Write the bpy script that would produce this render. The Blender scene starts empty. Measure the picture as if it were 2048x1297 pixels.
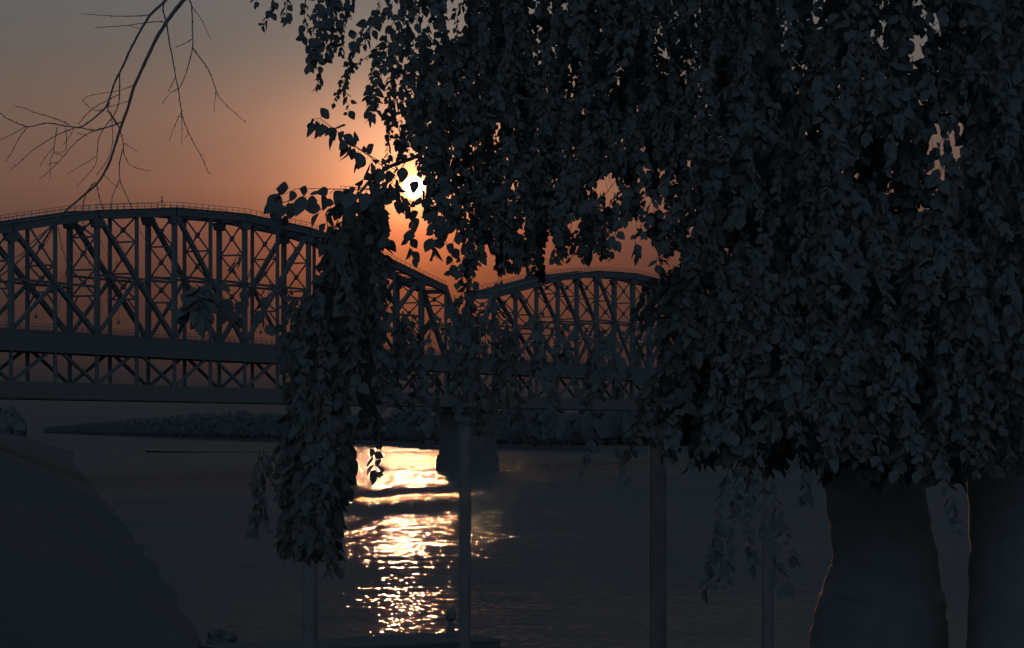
import bpy, math, random
import numpy as np
from mathutils import Vector, Matrix

random.seed(7); rng = np.random.default_rng(7)
S = bpy.context.scene
C = S.collection
R = math.radians

# ------------------------------------------------------------------ camera
EYE = 7.5                       # metres above the water
F = 4800.0                      # focal length in pixels of the 2048 px wide photograph
HZ = 862.0                      # horizon row
cam = bpy.data.cameras.new('camera'); co = bpy.data.objects.new('camera', cam); C.objects.link(co)
co.location = (0, 0, EYE); co.rotation_euler = (R(90), 0, 0)
cam.sensor_width = 36; cam.lens = 36 * F / 2048
cam.shift_y = (HZ - 648.5) / 2048
cam.clip_start = 0.1; cam.clip_end = 30000
S.camera = co
S.view_settings.view_transform = 'Standard'; S.view_settings.look = 'None'
S.view_settings.exposure = 0; S.view_settings.gamma = 1

def P(px, py, d):
    return Vector(((px - 1024) / F * d, d, EYE + (HZ - py) / F * d))

# ------------------------------------------------------------------ sun direction
SAZ = math.atan((828 - 1024) / F)
SEL = math.atan((HZ - 375) / math.hypot(F, 196))
sdir = Vector((math.sin(SAZ) * math.cos(SEL), math.cos(SAZ) * math.cos(SEL), math.sin(SEL)))
sl = bpy.data.lights.new('sun', 'SUN'); so = bpy.data.objects.new('sun', sl); C.objects.link(so)
sl.energy = 1.3; sl.angle = R(0.65); sl.color = (1.0, 0.42, 0.19)
so.rotation_euler = sdir.to_track_quat('Z', 'Y').to_euler()
so.location = (0, -20, 40)

# ------------------------------------------------------------------ sky (by direction)
W = bpy.data.worlds.new('World'); S.world = W; W.use_nodes = True
nt = W.node_tree; nt.nodes.clear()
def N(t, **k):
    n = nt.nodes.new(t)
    for a, b in k.items(): setattr(n, a, b)
    return n
def M(op, a, b=None, c=None):
    n = N('ShaderNodeMath', operation=op)
    for i, v in enumerate((a, b, c)):
        if v is None: continue
        if isinstance(v, (int, float)): n.inputs[i].default_value = v
        else: nt.links.new(v, n.inputs[i])
    return n.outputs[0]
def ramp(fac, stops, span):
    n = N('ShaderNodeValToRGB'); nt.links.new(fac, n.inputs[0]); cr = n.color_ramp
    while len(cr.elements) > 1: cr.elements.remove(cr.elements[-1])
    cr.elements[0].position = stops[0][0] / span; cr.elements[0].color = (*stops[0][1], 1)
    for e, c in stops[1:]:
        k = cr.elements.new(e / span); k.color = (*c, 1)
    return n.outputs[0]
def VM(op, a, b, s=None):
    n = N('ShaderNodeVectorMath', operation=op)
    for i, v in enumerate((a, b)):
        if v is None: continue
        if isinstance(v, (tuple, list)): n.inputs[i].default_value = v
        else: nt.links.new(v, n.inputs[i])
    if s is not None:
        if isinstance(s, (int, float)): n.inputs['Scale'].default_value = s
        else: nt.links.new(s, n.inputs['Scale'])
    return n.outputs['Value'] if op in ('DOT_PRODUCT',) else n.outputs[0]
tc = N('ShaderNodeTexCoord').outputs['Generated']
nrm = VM('NORMALIZE', tc, None)
sep = N('ShaderNodeSeparateXYZ'); nt.links.new(nrm, sep.inputs[0])
el = M('MULTIPLY', M('ARCSINE', sep.outputs[2]), 57.29578)
elc = M('MAXIMUM', el, 0.0)
dot = VM('DOT_PRODUCT', nrm, tuple(sdir))
ang = M('MULTIPLY', M('ARCCOSINE', M('MINIMUM', dot, 0.9999999)), 57.29578)
base = ramp(M('DIVIDE', elc, 40.0), [
    (0, (.0108, .0155, .0205)), (1.2, (.0135, .0158, .0195)), (2.4, (.027, .022, .021)), (3.6, (.046, .030, .025)),
    (4.6, (.074, .045, .038)), (5.8, (.118, .072, .056)), (8.0, (.118, .094, .080)), (10.3, (.100, .108, .112)), (14, (.11, .14, .16)),
    (26, (.13, .19, .26)), (40, (.14, .20, .28))], 40.0)
T = ramp(M('DIVIDE', elc, 20.0), [
    (0, (.02, .01, .0)), (1, (.05, .02, .01)), (2, (.34, .18, .06)), (3.4, (.54, .27, .09)), (4.7, (.76, .40, .20)), (5.8, (1, .80, .62)),
    (7.4, (1, 1, 1)), (9, (.55, .80, 1)), (14, (.3, .6, .9)), (20, (.1, .2, .3))], 20.0)
e1 = M('EXPONENT', M('MULTIPLY', ang, -1 / 1.2))
e2 = M('EXPONENT', M('MULTIPLY', ang, -1 / 5.0))
g = VM('ADD', VM('SCALE', (2.2, 1.0, .5), None, e1), VM('SCALE', (.35, .13, .06), None, e2))
gl = VM('MULTIPLY', g, T)
e3 = M('EXPONENT', M('MULTIPLY', ang, -1 / 0.26))
gl = VM('ADD', gl, VM('SCALE', (2.8, 1.15, .36), None, e3))
ms = N('ShaderNodeMapRange', interpolation_type='SMOOTHSTEP'); nt.links.new(ang, ms.inputs[0])
ms.inputs[1].default_value = 0.28; ms.inputs[2].default_value = 0.22; ms.inputs[3].default_value = 0; ms.inputs[4].default_value = 1
disc = VM('SCALE', (14, 12, 9), None, ms.outputs[0])
# the sky opposite the sunset: an even dusk blue that lights the side of things facing the camera
mb_ = N('ShaderNodeMapRange', interpolation_type='SMOOTHSTEP'); nt.links.new(sep.outputs[1], mb_.inputs[0])
mb_.inputs[1].default_value = .35; mb_.inputs[2].default_value = -.25; mb_.inputs[3].default_value = 0; mb_.inputs[4].default_value = 1
mxs = N('ShaderNodeMix', data_type='RGBA'); nt.links.new(mb_.outputs[0], mxs.inputs[0]); nt.links.new(base, mxs.inputs[6])
mxs.inputs[7].default_value = (.11, .15, .20, 1)
ml = N('ShaderNodeMapRange', interpolation_type='SMOOTHSTEP'); nt.links.new(VM('DOT_PRODUCT', nrm, (0, -.99, .14)), ml.inputs[0])
ml.inputs[1].default_value = .78; ml.inputs[2].default_value = .97; ml.inputs[3].default_value = 0; ml.inputs[4].default_value = 1
base = VM('ADD', mxs.outputs[2], VM('SCALE', (.56, .80, 1.06), None, ml.outputs[0]))   # unseen bright sky lobe, added behind the camera to lift silhouettes evenly
tot = VM('ADD', VM('ADD', base, gl), disc)
bg = N('ShaderNodeBackground'); nt.links.new(tot, bg.inputs[0]); bg.inputs[1].default_value = 1.0
ow = N('ShaderNodeOutputWorld'); nt.links.new(bg.outputs[0], ow.inputs[0])
W.cycles.sampling_method = 'MANUAL'; W.cycles.sample_map_resolution = 2048

# ------------------------------------------------------------------ materials
def mat(name, col, rough=0.9, var=0.25, scale=3.0, spec=0.1, bump=0.0):
    m = bpy.data.materials.new(name); m.use_nodes = True
    t = m.node_tree; b = t.nodes['Principled BSDF']
    b.inputs['Roughness'].default_value = rough
    b.inputs['Specular IOR Level'].default_value = spec
    no = t.nodes.new('ShaderNodeTexNoise'); no.inputs['Scale'].default_value = scale; no.inputs['Detail'].default_value = 5
    tc = t.nodes.new('ShaderNodeTexCoord'); t.links.new(tc.outputs['Object'], no.inputs['Vector'])
    mx = t.nodes.new('ShaderNodeMix'); mx.data_type = 'RGBA'
    mx.inputs[6].default_value = (*[c * (1 - var) for c in col], 1); mx.inputs[7].default_value = (*[min(1, c * (1 + var)) for c in col], 1)
    t.links.new(no.outputs[0], mx.inputs[0]); t.links.new(mx.outputs[2], b.inputs['Base Color'])
    if bump:
        bp = t.nodes.new('ShaderNodeBump'); bp.inputs['Distance'].default_value = bump
        t.links.new(no.outputs[0], bp.inputs['Height']); t.links.new(bp.outputs[0], b.inputs['Normal'])
    return m
M_steel = mat('painted_steel', (.057, .064, .068), .85, .2, 1.5)
M_rail = mat('rail_steel', (.08, .09, .095), .9, .2, 1.5)
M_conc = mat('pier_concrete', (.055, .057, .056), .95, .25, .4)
M_road = mat('deck_asphalt', (.07, .07, .07), .95, .2, .5)
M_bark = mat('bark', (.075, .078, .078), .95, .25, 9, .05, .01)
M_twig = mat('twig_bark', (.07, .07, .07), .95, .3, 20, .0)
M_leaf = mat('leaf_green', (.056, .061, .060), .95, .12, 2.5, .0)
M_wood = mat('weathered_wood', (.085, .085, .085), .95, .35, 6, .05, .004)
M_earth = mat('bank_earth', (.048, .054, .056), 1.0, .18, 1.3, .0, .01)
M_sand = mat('wet_sand', (.06, .055, .05), 1.0, .3, .1, .0)
M_plank = mat('wet_planks', (.06, .065, .067), .95, .2, 6, .0)
M_iron = mat('cast_iron', (.050, .054, .058), .8, .2, 12)
M_far = mat('far_foliage', (.050, .056, .058), 1.0, .35, .05, .0)
M_hull = mat('barge_paint', (.04, .045, .05), .9, .2, .3)
M_lampm = mat('lamp_metal', (.08, .085, .09), .8, .1, 5)

t = M_leaf.node_tree; gN = t.nodes.new('ShaderNodeNewGeometry')
k1 = t.nodes.new('ShaderNodeVectorMath'); k1.operation = 'SCALE'; t.links.new(gN.outputs['Normal'], k1.inputs[0]); k1.inputs['Scale'].default_value = .30
k2 = t.nodes.new('ShaderNodeVectorMath'); k2.operation = 'ADD'; t.links.new(k1.outputs[0], k2.inputs[0]); k2.inputs[1].default_value = (0, -.7, .12)
k3 = t.nodes.new('ShaderNodeVectorMath'); k3.operation = 'NORMALIZE'; t.links.new(k2.outputs[0], k3.inputs[0])
t.links.new(k3.outputs[0], t.nodes['Principled BSDF'].inputs['Normal'])

def water_mat():
    m = bpy.data.materials.new('river_water'); m.use_nodes = True
    t = m.node_tree; b = t.nodes['Principled BSDF']; L = t.links.new
    b.inputs['Base Color'].default_value = (.035, .042, .046, 1)
    b.inputs['Specular Tint'].default_value = (.16, .15, .15, 1)
    b.inputs['Roughness'].default_value = .04
    b.inputs['IOR'].default_value = 1.333
    geo = t.nodes.new('ShaderNodeNewGeometry')
    def n(ty, **k):
        x = t.nodes.new(ty)
        for a, c in k.items(): setattr(x, a, c)
        return x
    def noise(scale, stretch, detail, amp, off):
        mp = n('ShaderNodeMapping'); L(geo.outputs['Position'], mp.inputs[0])
        mp.inputs['Scale'].default_value = stretch; mp.inputs['Location'].default_value = off
        mp.inputs['Rotation'].default_value = (0, 0, R(8))
        no = n('ShaderNodeTexNoise'); no.inputs['Scale'].default_value = scale; no.inputs['Detail'].default_value = detail
        no.inputs['Roughness'].default_value = .55
        L(mp.outputs[0], no.inputs['Vector'])
        s = n('ShaderNodeVectorMath', operation='SUBTRACT'); L(no.outputs['Color'], s.inputs[0]); s.inputs[1].default_value = (.5, .5, .5)
        k = n('ShaderNodeVectorMath', operation='MULTIPLY'); L(s.outputs[0], k.inputs[0]); k.inputs[1].default_value = (amp[0], amp[1], 0)
        return k.outputs[0]
    a = noise(3.8, (.85, .36, 1), 3.0, WAVE[0], (3, 7, 0))
    c = noise(.9, (.35, 1, 1), 2.0, WAVE[1], (13, 2, 0))
    d = noise(.07, (.30, 1, 1), 2.0, WAVE[2], (1, 31, 0))
    e = noise(1.0, (1.5, .07, 1), 2.0, (.30, .20), (5, 77, 0))
    sp_ = n('ShaderNodeSeparateXYZ'); L(geo.outputs['Position'], sp_.inputs[0])
    fe = n('ShaderNodeMapRange', interpolation_type='SMOOTHSTEP'); L(sp_.outputs[1], fe.inputs[0]); fe.inputs[1].default_value = 180; fe.inputs[2].default_value = 480; fe.inputs[3].default_value = .0; fe.inputs[4].default_value = 1.5
    e2_ = n('ShaderNodeVectorMath', operation='SCALE'); L(e, e2_.inputs[0]); L(fe.outputs[0], e2_.inputs['Scale'])
    s0 = n('ShaderNodeVectorMath', operation='ADD'); L(a, s0.inputs[0]); L(e2_.outputs[0], s0.inputs[1])
    s1 = n('ShaderNodeVectorMath', operation='ADD'); L(s0.outputs[0], s1.inputs[0]); L(c, s1.inputs[1])
    # patches of rougher and calmer water
    mp = n('ShaderNodeMapping'); L(geo.outputs['Position'], mp.inputs[0]); mp.inputs['Scale'].default_value = (.010, .045, 1)
    pn = n('ShaderNodeTexNoise'); pn.inputs['Scale'].default_value = 1.0; pn.inputs['Detail'].default_value = 3; L(mp.outputs[0], pn.inputs['Vector'])
    mr = n('ShaderNodeMapRange'); L(pn.outputs[0], mr.inputs[0]); mr.inputs[1].default_value = .35; mr.inputs[2].default_value = .62
    mr.inputs[3].default_value = .65; mr.inputs[4].default_value = 1.15
    # sheltered calmer water near the bank, wind-roughened water further out
    sx = n('ShaderNodeSeparateXYZ'); L(geo.outputs['Position'], sx.inputs[0])
    dv = n('ShaderNodeMath', operation='DIVIDE'); L(sx.outputs[1], dv.inputs[0]); dv.inputs[1].default_value = 600
    jj = n('ShaderNodeMath', operation='MULTIPLY_ADD'); L(pn.outputs[0], jj.inputs[0]); jj.inputs[1].default_value = .10; L(dv.outputs[0], jj.inputs[2])
    cr = n('ShaderNodeValToRGB'); L(jj.outputs[0], cr.inputs[0]); e_ = cr.color_ramp.elements
    e_[0].position = .20; e_[0].color = (.22,) * 3 + (1,); e_[1].position = .95; e_[1].color = (.74, .74, .74, 1)
    for po, va in ((.27, .33), (.35, .58), (.58, .55), (.75, .68)):
        q_ = cr.color_ramp.elements.new(po); q_.color = (va, va, va, 1)
    m2 = n('ShaderNodeMath', operation='MULTIPLY'); L(cr.outputs[0], m2.inputs[0]); L(mr.outputs[0], m2.inputs[1])
    m3 = n('ShaderNodeMath', operation='MULTIPLY'); L(m2.outputs[0], m3.inputs[0]); m3.inputs[1].default_value = 2.0
    s3 = n('ShaderNodeVectorMath', operation='SCALE'); L(s1.outputs[0], s3.inputs[0]); L(m3.outputs[0], s3.inputs['Scale'])
    s2 = n('ShaderNodeVectorMath', operation='ADD'); L(s3.outputs[0], s2.inputs[0]); L(d, s2.inputs[1])
    s4 = n('ShaderNodeVectorMath', operation='ADD'); L(s2.outputs[0], s4.inputs[0]); s4.inputs[1].default_value = (0, 0, 1)
    nn = n('ShaderNodeVectorMath', operation='NORMALIZE'); L(s4.outputs[0], nn.inputs[0])
    t.nodes.remove(b)
    df = n('ShaderNodeBsdfDiffuse'); df.inputs[0].default_value = (.060, .066, .066, 1)
    gs = n('ShaderNodeBsdfGlossy'); gs.inputs['Roughness'].default_value = .02; gs.inputs[0].default_value = (1, 1, 1, 1); L(nn.outputs[0], gs.inputs['Normal'])
    fr = n('ShaderNodeFresnel'); fr.inputs[0].default_value = 1.333; L(nn.outputs[0], fr.inputs['Normal'])
    kf = n('ShaderNodeMath', operation='MULTIPLY'); L(fr.outputs[0], kf.inputs[0]); kf.inputs[1].default_value = .05
    mx = n('ShaderNodeMixShader'); L(kf.outputs[0], mx.inputs[0]); L(df.outputs[0], mx.inputs[1]); L(gs.outputs[0], mx.inputs[2])
    L(mx.outputs[0], t.nodes['Material Output'].inputs['Surface'])
    return m
WAVE = [(1.15, .27), (.65, .17), (.05, .04)]
M_water = water_mat()

# ------------------------------------------------------------------ mesh helpers
def link(name, me, m, parent=None):
    o = bpy.data.objects.new(name, me); C.objects.link(o)
    if m is not None and not me.materials: me.materials.append(m)
    if parent is not None: o.parent = parent
    return o
def tag(o, label=None, cat=None, group=None, kind=None):
    if label: o['label'] = label
    if cat: o['category'] = cat
    if group: o['group'] = group
    if kind: o['kind'] = kind
    return o
def empty(name, loc=(0, 0, 0)):
    o = bpy.data.objects.new(name, None); C.objects.link(o); o.location = loc; o.empty_display_size = .1
    return o
class MB:
    def __init__(s): s.v = []; s.f = []
    def add(s, vs, fs):
        k = len(s.v); s.v += [tuple(a) for a in vs]; s.f += [tuple(i + k for i in q) for q in fs]
    def box(s, x0, x1, y0, y1, z0, z1):
        s.add([(x0, y0, z0), (x1, y0, z0), (x1, y1, z0), (x0, y1, z0), (x0, y0, z1), (x1, y0, z1), (x1, y1, z1), (x0, y1, z1)],
              [(0, 3, 2, 1), (4, 5, 6, 7), (0, 1, 5, 4), (1, 2, 6, 5), (2, 3, 7, 6), (3, 0, 4, 7)])
    def beam(s, a, b, w, h, up=(0, 0, 1)):
        a = Vector(a); b = Vector(b); d = (b - a).normalized(); u = Vector(up)
        if abs(d.dot(u)) > .97: u = Vector((1, 0, 0))
        x = d.cross(u).normalized() * (w / 2); y = x.cross(d).normalized() * (h / 2)
        vs = [a - x - y, a + x - y, a + x + y, a - x + y, b - x - y, b + x - y, b + x + y, b - x + y]
        s.add(vs, [(0, 1, 2, 3), (7, 6, 5, 4), (0, 4, 5, 1), (1, 5, 6, 2), (2, 6, 7, 3), (3, 7, 4, 0)])
    def tube(s, pts, rad, n=6, cap=True):
        pts = [Vector(p) for p in pts]; k0 = len(s.v); m = len(pts)
        prev = None
        for i, p in enumerate(pts):
            d = (pts[min(i + 1, m - 1)] - pts[max(i - 1, 0)])
            d = d.normalized() if d.length > 1e-9 else Vector((0, 0, 1))
            if prev is None:
                r = Vector((0, 1, 0)) if abs(d.y) < .8 else Vector((1, 0, 0))
            else: r = prev
            x = (r - d * r.dot(d)).normalized(); prev = x; y = d.cross(x)
            q = rad[i] if isinstance(rad, (list, tuple)) else rad
            for j in range(n):
                t = 2 * math.pi * j / n
                s.v.append(tuple(p + x * (q * math.cos(t)) + y * (q * math.sin(t))))
        for i in range(m - 1):
            for j in range(n):
                a = k0 + i * n + j; b = k0 + i * n + (j + 1) % n
                s.f.append((a, b, b + n, a + n))
        if cap:
            s.f.append(tuple(k0 + j for j in reversed(range(n)))); s.f.append(tuple(k0 + (m - 1) * n + j for j in range(n)))
    def lathe(s, prof, c, n=20):
        k0 = len(s.v); c = Vector(c)
        for r, z in prof:
            for j in range(n):
                t = 2 * math.pi * j / n; s.v.append((c.x + r * math.cos(t), c.y + r * math.sin(t), c.z + z))
        for i in range(len(prof) - 1):
            for j in range(n):
                a = k0 + i * n + j; b = k0 + i * n + (j + 1) % n; s.f.append((a, b, b + n, a + n))
        s.f.append(tuple(k0 + j for j in reversed(range(n)))); s.f.append(tuple(k0 + (len(prof) - 1) * n + j for j in range(n)))
    def mesh(s, name, smooth=False):
        me = bpy.data.meshes.new(name); me.from_pydata(s.v, [], s.f); me.update()
        if smooth:
            for p in me.polygons: p.use_smooth = True
        return me
    def build(s, name, m, parent=None, smooth=False):
        return link(name, s.mesh(name, smooth), m, parent)

# ------------------------------------------------------------------ water and land
def sheet(name, pts, m, kind='structure'):
    me = bpy.data.meshes.new(name); me.from_pydata(pts, [], [tuple(range(len(pts)))]); me.update()
    o = link(name, me, m); o['kind'] = kind; return o
sheet('river', [(-6000, -200, 0), (6000, -200, 0), (6000, 12000, 0), (-6000, 12000, 0)], M_water)

def bank_mesh():
    # shore line points, then offsets inland with rising ground: one continuous strip
    sh = [(400, -200), (400, 20.5), (60, 20.5), (8, 20.4), (-4.5, 21), (-4.5, 40), (-9.0, 85), (-14.7, 117), (-27, 182), (-35.7, 228), (-53, 318), (-100, 560), (-150, 840), (-420, 2100), (-900, 4500)]
    inn = [(400, -200), (400, 20.2), (60, 20.2), (8, 20.1), (-4.9, 20.5), (-16, 42), (-22, 86), (-29, 120), (-43, 190), (-53, 236), (-72, 326), (-118, 566), (-175, 850), (-450, 2110), (-940, 4520)]
    me = MB(); n = len(sh)
    lo = [(x, y, -1.0) for x, y in sh]; hi = []
    for i, (x, y) in enumerate(inn): hi.append((x, y, 5.05 if i < 5 else 5.05 + .9 * min(1, (i - 4) / 4)))
    vs = []; fs = []
    for i in range(n - 1):
        (x0, y0), (x1, y1) = sh[i], sh[i + 1]
        seg = max(1, min(60, int(math.hypot(x1 - x0, y1 - y0) / 3)))
        for j in range(seg):
            rows = []
            for t in (j / seg, (j + 1) / seg):
                rr = random.Random(i * 1000 + (j if t == j / seg else j + 1) + (0 if t < 1 else 0))
                a = Vector(lo[i]).lerp(Vector(lo[i + 1]), t); b = Vector(hi[i]).lerp(Vector(hi[i + 1]), t)
                rows.append((a, b))
            (a0, b0), (a1, b1) = rows
            K = 6
            for k in range(K):
                vs_ = []
                for (a, b), kk in (((a0, b0), k), ((a1, b1), k), ((a1, b1), k + 1), ((a0, b0), k + 1)):
                    p = a.lerp(b, kk / K)
                    if i >= 5:
                        w = math.sin(p.x * .7 + p.y * .4) * .05 + math.sin(p.x * .31 - p.y * .27) * .05
                        p = p + Vector((w * (1 if 0 < kk < K else 0), 0, w * (1 if 0 < kk < K else 0)))
                    vs_.append(p)
                k0 = len(vs); vs += vs_; fs.append((k0, k0 + 1, k0 + 2, k0 + 3))
    # flat land inland
    for i in range(4, n - 1):
        a, b = hi[i], hi[i + 1]; k0 = len(vs)
        vs += [a, b, (-3000, b[1], b[2] + .5), (-3000, a[1], a[2] + .5)]; fs.append((k0, k0 + 1, k0 + 2, k0 + 3))
    k0 = len(vs)
    vs += [hi[1], hi[2], hi[3], hi[4], (-3000, 20.5, 5.55), (-3000, -200, 5.55), (400, -200, 5.05)]; fs.append(tuple(range(k0, k0 + 7)))
    me.add(vs, fs); return me
o = bank_mesh().build('riverbank', M_earth); o['kind'] = 'structure'

FS = [(-1600, 8200), (-306, 2250), (-180, 1700), (-61, 1241), (31, 850), (154, 722), (500, 560), (1500, 300)]   # far shore line
def far_mesh():
    me = MB()
    for i in range(len(FS) - 1):
        (x0, y0), (x1, y1) = FS[i], FS[i + 1]
        me.add([(x0, y0, -1), (x1, y1, -1), (x1, y1 + 6, 2.2), (x0, y0 + 6, 2.2)], [(0, 1, 2, 3)])
        me.add([(x0, y0 + 6, 2.2), (x1, y1 + 6, 2.2), (x1 + 3000, y1 + 9000, 8), (x0 + 3000, y0 + 9000, 8)], [(0, 1, 2, 3)])
    return me
o = far_mesh().build('far_bank', M_earth); o['kind'] = 'structure'
# low sandbar beyond the bridge
b = MB()
ring = [P(640, 0, 800), P(700, 0, 797), P(800, 0, 792), P(890, 0, 793), P(905, 0, 803), P(820, 0, 812), P(740, 0, 815), P(660, 0, 822), P(500, 0, 835), P(300, 0, 850), P(290, 0, 838), P(480, 0, 815)]
cx = sum(p.x for p in ring) / len(ring); cy = sum(p.y for p in ring) / len(ring)
vs = [(p.x, p.y, -.1) for p in ring] + [(p.x + (cx - p.x) * .03, p.y + (cy - p.y) * .3, .42 + .12 * math.sin(i * 2.1)) for i, p in enumerate(ring)]
n = len(ring)
b.add(vs, [(i, (i + 1) % n, n + (i + 1) % n, n + i) for i in range(n)] + [tuple(range(n, 2 * n))])
o = b.build('sandbar', M_sand); o['kind'] = 'structure'

# ------------------------------------------------------------------ far trees (one mass along the far shore)
def blob(mb, c, rx, ry, rz, r, nu=9, nv=6):
    k0 = len(mb.v)
    for i in range(nv + 1):
        a = math.pi * i / nv
        for j in range(nu):
            t = 2 * math.pi * j / nu; q = 1 + r.uniform(-.22, .22)
            mb.v.append((c[0] + rx * q * math.sin(a) * math.cos(t), c[1] + ry * q * math.sin(a) * math.sin(t), c[2] + rz * q * math.cos(a)))
    for i in range(nv):
        for j in range(nu):
            p = k0 + i * nu + j; q = k0 + i * nu + (j + 1) % nu; mb.f.append((p, p + nu, q + nu, q))
b = MB(); r = random.Random(3)
for i in range(0, len(FS) - 2):
    (x0, y0), (x1, y1) = FS[i], FS[i + 1]; L = math.hypot(x1 - x0, y1 - y0); n = int(L / 3.2)
    for k in range(n):
        t = (k + r.random()) / n; x = x0 + (x1 - x0) * t; y = y0 + (y1 - y0) * t
        h = 15 + 4 * math.sin(x * .05 + y * .011) + 2.5 * math.sin(x * .21) + r.uniform(-2, 3)
        w = r.uniform(3, 5.5)
        off = r.uniform(10, 30)
        blob(b, (x, y + off, 2 + h * .5), w, w, h * .52, r)
        for q in range(5):
            w2 = r.uniform(.8, 1.9)
            blob(b, (x + r.uniform(-w, w), y + off + r.uniform(-w, w), 2 + h * r.uniform(.75, 1.04)), w2, w2, w2 * 1.1, r, 6, 4)
for k in range(420):
    t = (k + r.random()) / 420; x = -300 - 200 * t + r.uniform(-8, 4); y = 1450 + 900 * t
    h = 16 + 3 * math.sin(y * .02) + r.uniform(-2, 2) + 5 * t
    w = r.uniform(2.5, 5.5); blob(b, (x, y, 4 + h * .3), w, w, h * r.uniform(.35, .6), r)
o = b.build('far_woodland', M_far)
tag(o, 'dark mass of trees along the far river bank, behind the bridge piers', 'woodland', None, 'stuff')

# ------------------------------------------------------------------ truss bridge
D0 = 320.0
U = Vector((8.433, 17.54, 0)); PL = U.length            # one double panel along the bridge
ORG = Vector((-66.8, D0, 0)); WID = 4.67
u = U.normalized(); nperp = Vector((-u.y, u.x, 0))      # away from the camera
ang_b = math.atan2(u.y, u.x)
ZD, ZT0 = 20.9, 18.4                                     # road deck top, underside of its girders
ZL = 13.3                                                # lower deck bottom chord
ZE = EYE
prof = {0: 28.9, .5: 33.0, 1: 34.6, 2: 37.9, 3: 39.9, 4: 40.57}     # half span: double panel -> chord height
def ztop(q):                                             # q from 0..8 in one span
    q = q if q <= 4 else 8 - q
    ks = sorted(prof)
    for a, c in zip(ks, ks[1:]):
        if a <= q <= c: return prof[a] + (prof[c] - prof[a]) * (q - a) / (c - a)
bridge = empty('truss_bridge', ORG)
bridge.rotation_euler = (0, 0, ang_b)
tag(bridge, 'long dark steel truss bridge with arched top chords and two decks crossing the river', 'bridge')
def lx(q): return q * PL
def make_span(x_off):
    sp = empty('truss_span', (x_off, 0, 0)); sp.parent = bridge
    def B(name, fn, m=M_steel):
        mb = MB(); fn(mb); return mb.build(name, m, sp)
    for y in (0, WID):
        def top(mb):
            qs = [.5, 1, 2, 3, 4, 5, 6, 7, 7.5]
            for a, c in zip(qs, qs[1:]):
                mb.beam((lx(a) - .1, y, ztop(a)), (lx(c) + .1, y, ztop(c)), .75, 1.15)
                mb.beam((lx(a) - .1, y, ztop(a) + .62), (lx(c) + .1, y, ztop(c) + .62), 1.0, .08)
        B('top_chord', top)
        B('deck_chord', lambda mb: mb.beam((0.15, y, (ZD + .2 + ZT0 - .2) / 2), (lx(8) - .15, y, (ZD + .2 + ZT0 - .2) / 2), .8, ZD - ZT0 + .4))
        B('bottom_chord', lambda mb: mb.beam((.15, y, ZL - .4), (lx(8) - .15, y, ZL - .4), .8, 2.3))
        B('end_post', lambda mb: mb.beam((lx(.03), y + .01, ZD), (lx(.5), y + .01, ztop(.5)), .75, .9))
        B('end_post', lambda mb: mb.beam((lx(7.97), y + .01, ZD), (lx(7.5), y + .01, ztop(.5)), .75, .9))
        for i in range(1, 16):
            q = i / 2; w = .66 if i % 2 == 0 else .44
            def post(mb):
                mb.beam((lx(q), y, ZD), (lx(q), y, ztop(q)), w, w)
                if i % 2 == 0:                             # gusset plates
                    zt = ztop(q) - .75
                    mb.add([(lx(q) - 1.5, y - .40, zt), (lx(q) + 1.5, y - .40, zt), (lx(q) + .9, y - .40, zt - 1.1), (lx(q) - .9, y - .40, zt - 1.1),
                            (lx(q) - 1.5, y + .40, zt), (lx(q) + 1.5, y + .40, zt), (lx(q) + .9, y + .40, zt - 1.1), (lx(q) - .9, y + .40, zt - 1.1)],
                           [(0, 1, 2, 3), (7, 6, 5, 4), (0, 4, 5, 1), (1, 5, 6, 2), (2, 6, 7, 3), (3, 7, 4, 0)])
            B('post', post)
        # main diagonals over double panels, falling towards mid span, with sub-struts
        for k in range(8):
            if k in (0, 7): continue
            a, c = (k, k + 1) if k < 4 else (k + 1, k)      # a = top end
            ta = Vector((lx(a), y, ztop(a))); bc = Vector((lx(c), y, ZD)); mid = (ta + bc) / 2
            B('diagonal', lambda mb: mb.beam(ta + (bc - ta) * .0, bc, .58, .66))
            def sub(mb):
                mb.beam(mid, (lx(a), y, ZD), .4, .48)
            B('sub_strut', sub)
        def mids(mb):
            for k in range(1, 7):
                z = (ztop(k if k < 4 else k + 1) + ZD) / 2
                mb.beam((lx(k), y, z), (lx(k + 1), y, z), .3, .36)
        B('middle_strut', mids)
        # lower deck web
        for i in range(0, 17):
            q = i / 2; q = min(max(q, .03), 7.97)
            def web(mb):
                mb.beam((lx(q), y, ZL + .7), (lx(q), y, ZT0 + .7), .42, .42)
                if i < 16:
                    x2 = lx(min((i + 1) / 2, 7.97))
                    if i % 2: mb.beam((lx(q), y, ZT0 + .6), (x2, y, ZL + .7), .36, .4)
                    else: mb.beam((lx(q), y, ZL + .7), (x2, y, ZT0 + .6), .36, .4)
            B('lower_web', web)
        # railing on the chord
        def rail(mb):
            qs = [.5 + .0875 * i for i in range(81)]
            for q in qs:
                mb.beam((lx(q), y, ztop(q) + .6), (lx(q), y, ztop(q) + 1.45), .055, .055)
            br = [.5, 1, 2, 3, 4, 5, 6, 7, 7.5]
            for a, c in zip(br, br[1:]):
                for dz in (1.45, 1.02):
                    mb.beam((lx(a), y, ztop(a) + dz), (lx(c), y, ztop(c) + dz), .06 if dz > 1.2 else .035, .06 if dz > 1.2 else .035)
        B('handrail', rail, M_rail)
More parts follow.
